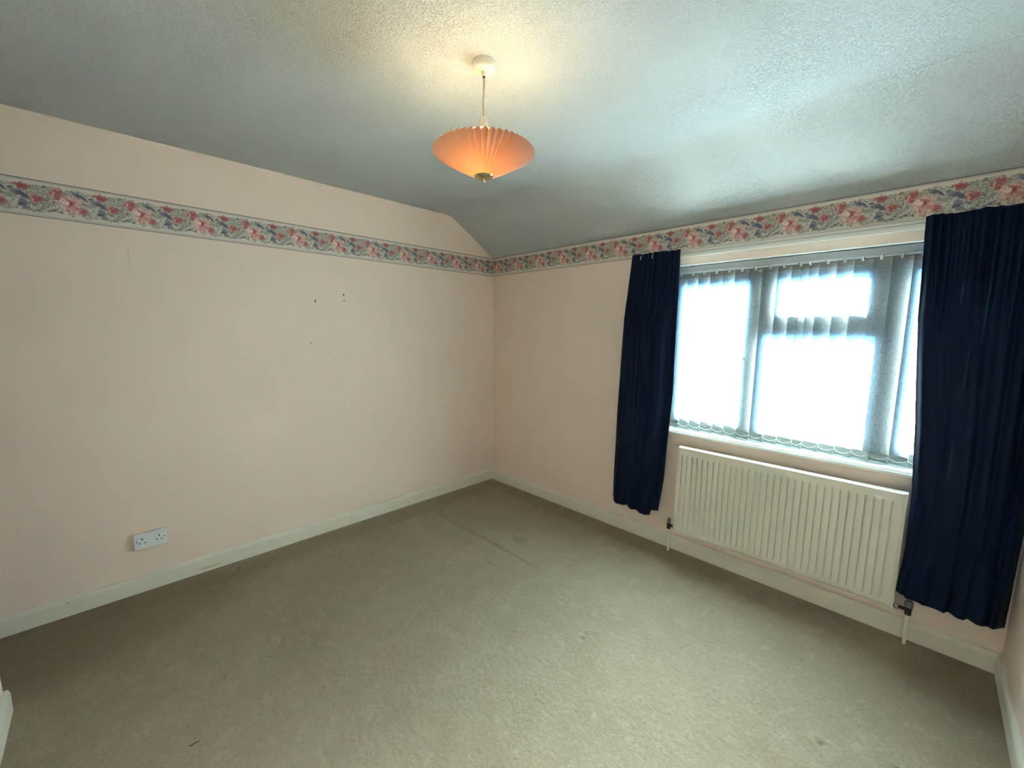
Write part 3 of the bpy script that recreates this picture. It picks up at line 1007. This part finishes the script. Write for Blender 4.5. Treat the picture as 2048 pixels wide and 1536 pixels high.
# ------------------------------------------------------------------ double socket
SY0, SY1, SZ0, SZ1 = -2.743, -2.601, 0.268, 0.354
sx = 0.030
sk_ = empty('double_socket', (0, (SY0 + SY1) / 2, SZ0))
prop(sk_, 'white double wall socket just above the skirting board', 'socket')
obj('back_box', box(0.0, 0.021, SY0, SY1, SZ0, SZ1), M['boxside'], sk_, bevel=0.002)
fpn = obj('faceplate', box(0.0212, sx, SY0 - 0.001, SY1 + 0.001, SZ0 - 0.001, SZ1 + 0.001), M['plastic'], sk_, bevel=0.003)
cy = (SY0 + SY1) / 2
for s in (-1, 1):
    c = cy + s * 0.037
    for (dy, dz, hy, hz) in ((0, 0.014, 0.0028, 0.0045), (-0.011, -0.009, 0.0042, 0.0024), (0.011, -0.009, 0.0042, 0.0024)):
        obj('pin_hole', box(sx - 0.001, sx + 0.0004, c + dy - hy, c + dy + hy, 0.3085 + dz - hz, 0.3085 + dz + hz), M['dark'], fpn)
    y = cy + s * 0.0085
    bm = box(sx - 0.001, sx + 0.003, y - 0.0058, y + 0.0058, 0.321, 0.340)
    bm.verts.ensure_lookup_table()
    for v_ in bm.verts:
        if v_.co.x > sx and v_.co.z > 0.33: v_.co.x -= 0.002
    obj('rocker_switch', bm, M['plastic'], fpn, bevel=0.001)
for s in (-1, 1):
    y = cy + s * 0.0602
    obj('screw', lathe([(0.003, sx - 0.001), (0.003, sx + 0.0004)], (0, y, 0.311), 12, 'X'), M['dark'] if s else M['nut'], fpn)

# ------------------------------------------------------------------ pendant lamp
LX, LY = 1.795, -1.660
lp = empty('pendant_lamp', (LX, LY, ZC))
prop(lp, 'lit pendant lamp with a pleated pink upturned shade and brass cap', 'lamp')
obj('ceiling_rose', lathe([(0.041, 0.004), (0.0425, 0.0), (0.042, -0.018), (0.040, -0.026), (0.037, -0.0285), (0.010, -0.031), (0.007, -0.042), (0.0055, -0.047)], (LX, LY, ZC), 40), M['rose'], lp, smooth=True)
obj('cord_grip', lathe([(0.0050, 0), (0.0050, -0.006)], (LX, LY, ZC - 0.047), 14), M['dark'], lp)
ZH = 2.336
obj('cord', tube([(LX + 0.0015 * math.sin(k * 0.8), LY, ZC - 0.05 - (ZC - 0.05 - ZH) * k / 10) for k in range(11)], 0.0042, 10), M['cord'], lp, smooth=True)
obj('lamp_holder', lathe([(0.006, ZH + 0.003), (0.013, ZH - 0.001), (0.0155, ZH - 0.010), (0.016, ZH - 0.026), (0.0145, ZH - 0.0265), (0.0145, ZH - 0.031), (0.018, ZH - 0.032), (0.018, ZH - 0.040), (0.0145, ZH - 0.042), (0.0135, ZH - 0.066)], (LX, LY, 0), 28), M['rose'], lp, smooth=True)
obj('bulb', lathe([(0.0115, ZH - 0.068), (0.0125, ZH - 0.078), (0.019, ZH - 0.092), (0.0265, ZH - 0.112), (0.0275, ZH - 0.126), (0.023, ZH - 0.141), (0.012, ZH - 0.150), (0.003, ZH - 0.152)], (LX, LY, 0), 24), M['bulb'], lp, smooth=True)
ZRIM, RRIM, ZLOW, RLOW = 2.216, 0.191, 2.121, 0.033
NP = 48
rows_ = 14
P = np.zeros((rows_, NP * 2 + 1, 3))
for i in range(rows_):
    t_ = i / (rows_ - 1)
    r0 = RLOW + (RRIM - RLOW) * t_
    z0 = ZLOW + (ZRIM - ZLOW) * (t_ * 0.92 + 0.08 * t_ * t_)
    amp = 0.0005 + 0.0115 * t_ ** 0.75
    for j in range(NP * 2 + 1):
        a = 2 * math.pi * ((j % (NP * 2)) // 2 + (0.74 if j % 2 else 0.0)) / NP + 0.02     # knife pleats: wide face, narrow return
        s = 1 if j % 2 == 0 else -1
        # each pleat folds across the cone's surface: outward ridge hangs a little lower
        P[i, j] = (LX + (r0 + s * amp * 0.75) * math.cos(a), LY + (r0 + s * amp * 0.75) * math.sin(a), z0 - s * amp * 0.75)
sh = grid_obj('shade', P, M['shade'], lp, smooth=False)
sh['label'] = 'pleated pink shade opening upward'
for k in range(3):
    a = 2 * math.pi * k / 3 + 0.5
    obj('carrier_wire', tube([(LX + 0.016 * math.cos(a), LY + 0.016 * math.sin(a), ZH - 0.036), (LX + 0.10 * math.cos(a), LY + 0.10 * math.sin(a), ZH - 0.075), (LX + 0.198 * math.cos(a), LY + 0.198 * math.sin(a), ZRIM - 0.004)], 0.0013, 6), M['wire'], lp)
cp = obj('brass_cap', lathe([(0.0365, ZLOW + 0.005), (0.038, ZLOW + 0.003), (0.036, ZLOW), (0.028, ZLOW - 0.005), (0.017, ZLOW - 0.009), (0.006, ZLOW - 0.011), (0.003, ZLOW - 0.0115)], (LX, LY, 0), 40), M['brass'], lp, smooth=True)
cp['label'] = 'polished brass cap'
obj('finial', lathe([(0.0025, ZLOW - 0.010), (0.003, ZLOW - 0.012), (0.0055, ZLOW - 0.014), (0.0065, ZLOW - 0.0175), (0.0050, ZLOW - 0.021), (0.001, ZLOW - 0.0235)], (LX, LY, 0), 18), M['brass'], cp, smooth=True)

# ------------------------------------------------------------------ scrap of thread on the carpet
o = obj('thread_scrap', tube([(1.319, -2.674, 0.002), (1.323, -2.665, 0.0035), (1.320, -2.655, 0.003), (1.324, -2.642, 0.002)], [0.001, 0.0022, 0.0018, 0.0008], 6), M['thread'], smooth=True)
prop(o, 'tiny dark scrap of thread lying on the beige carpet', 'thread')
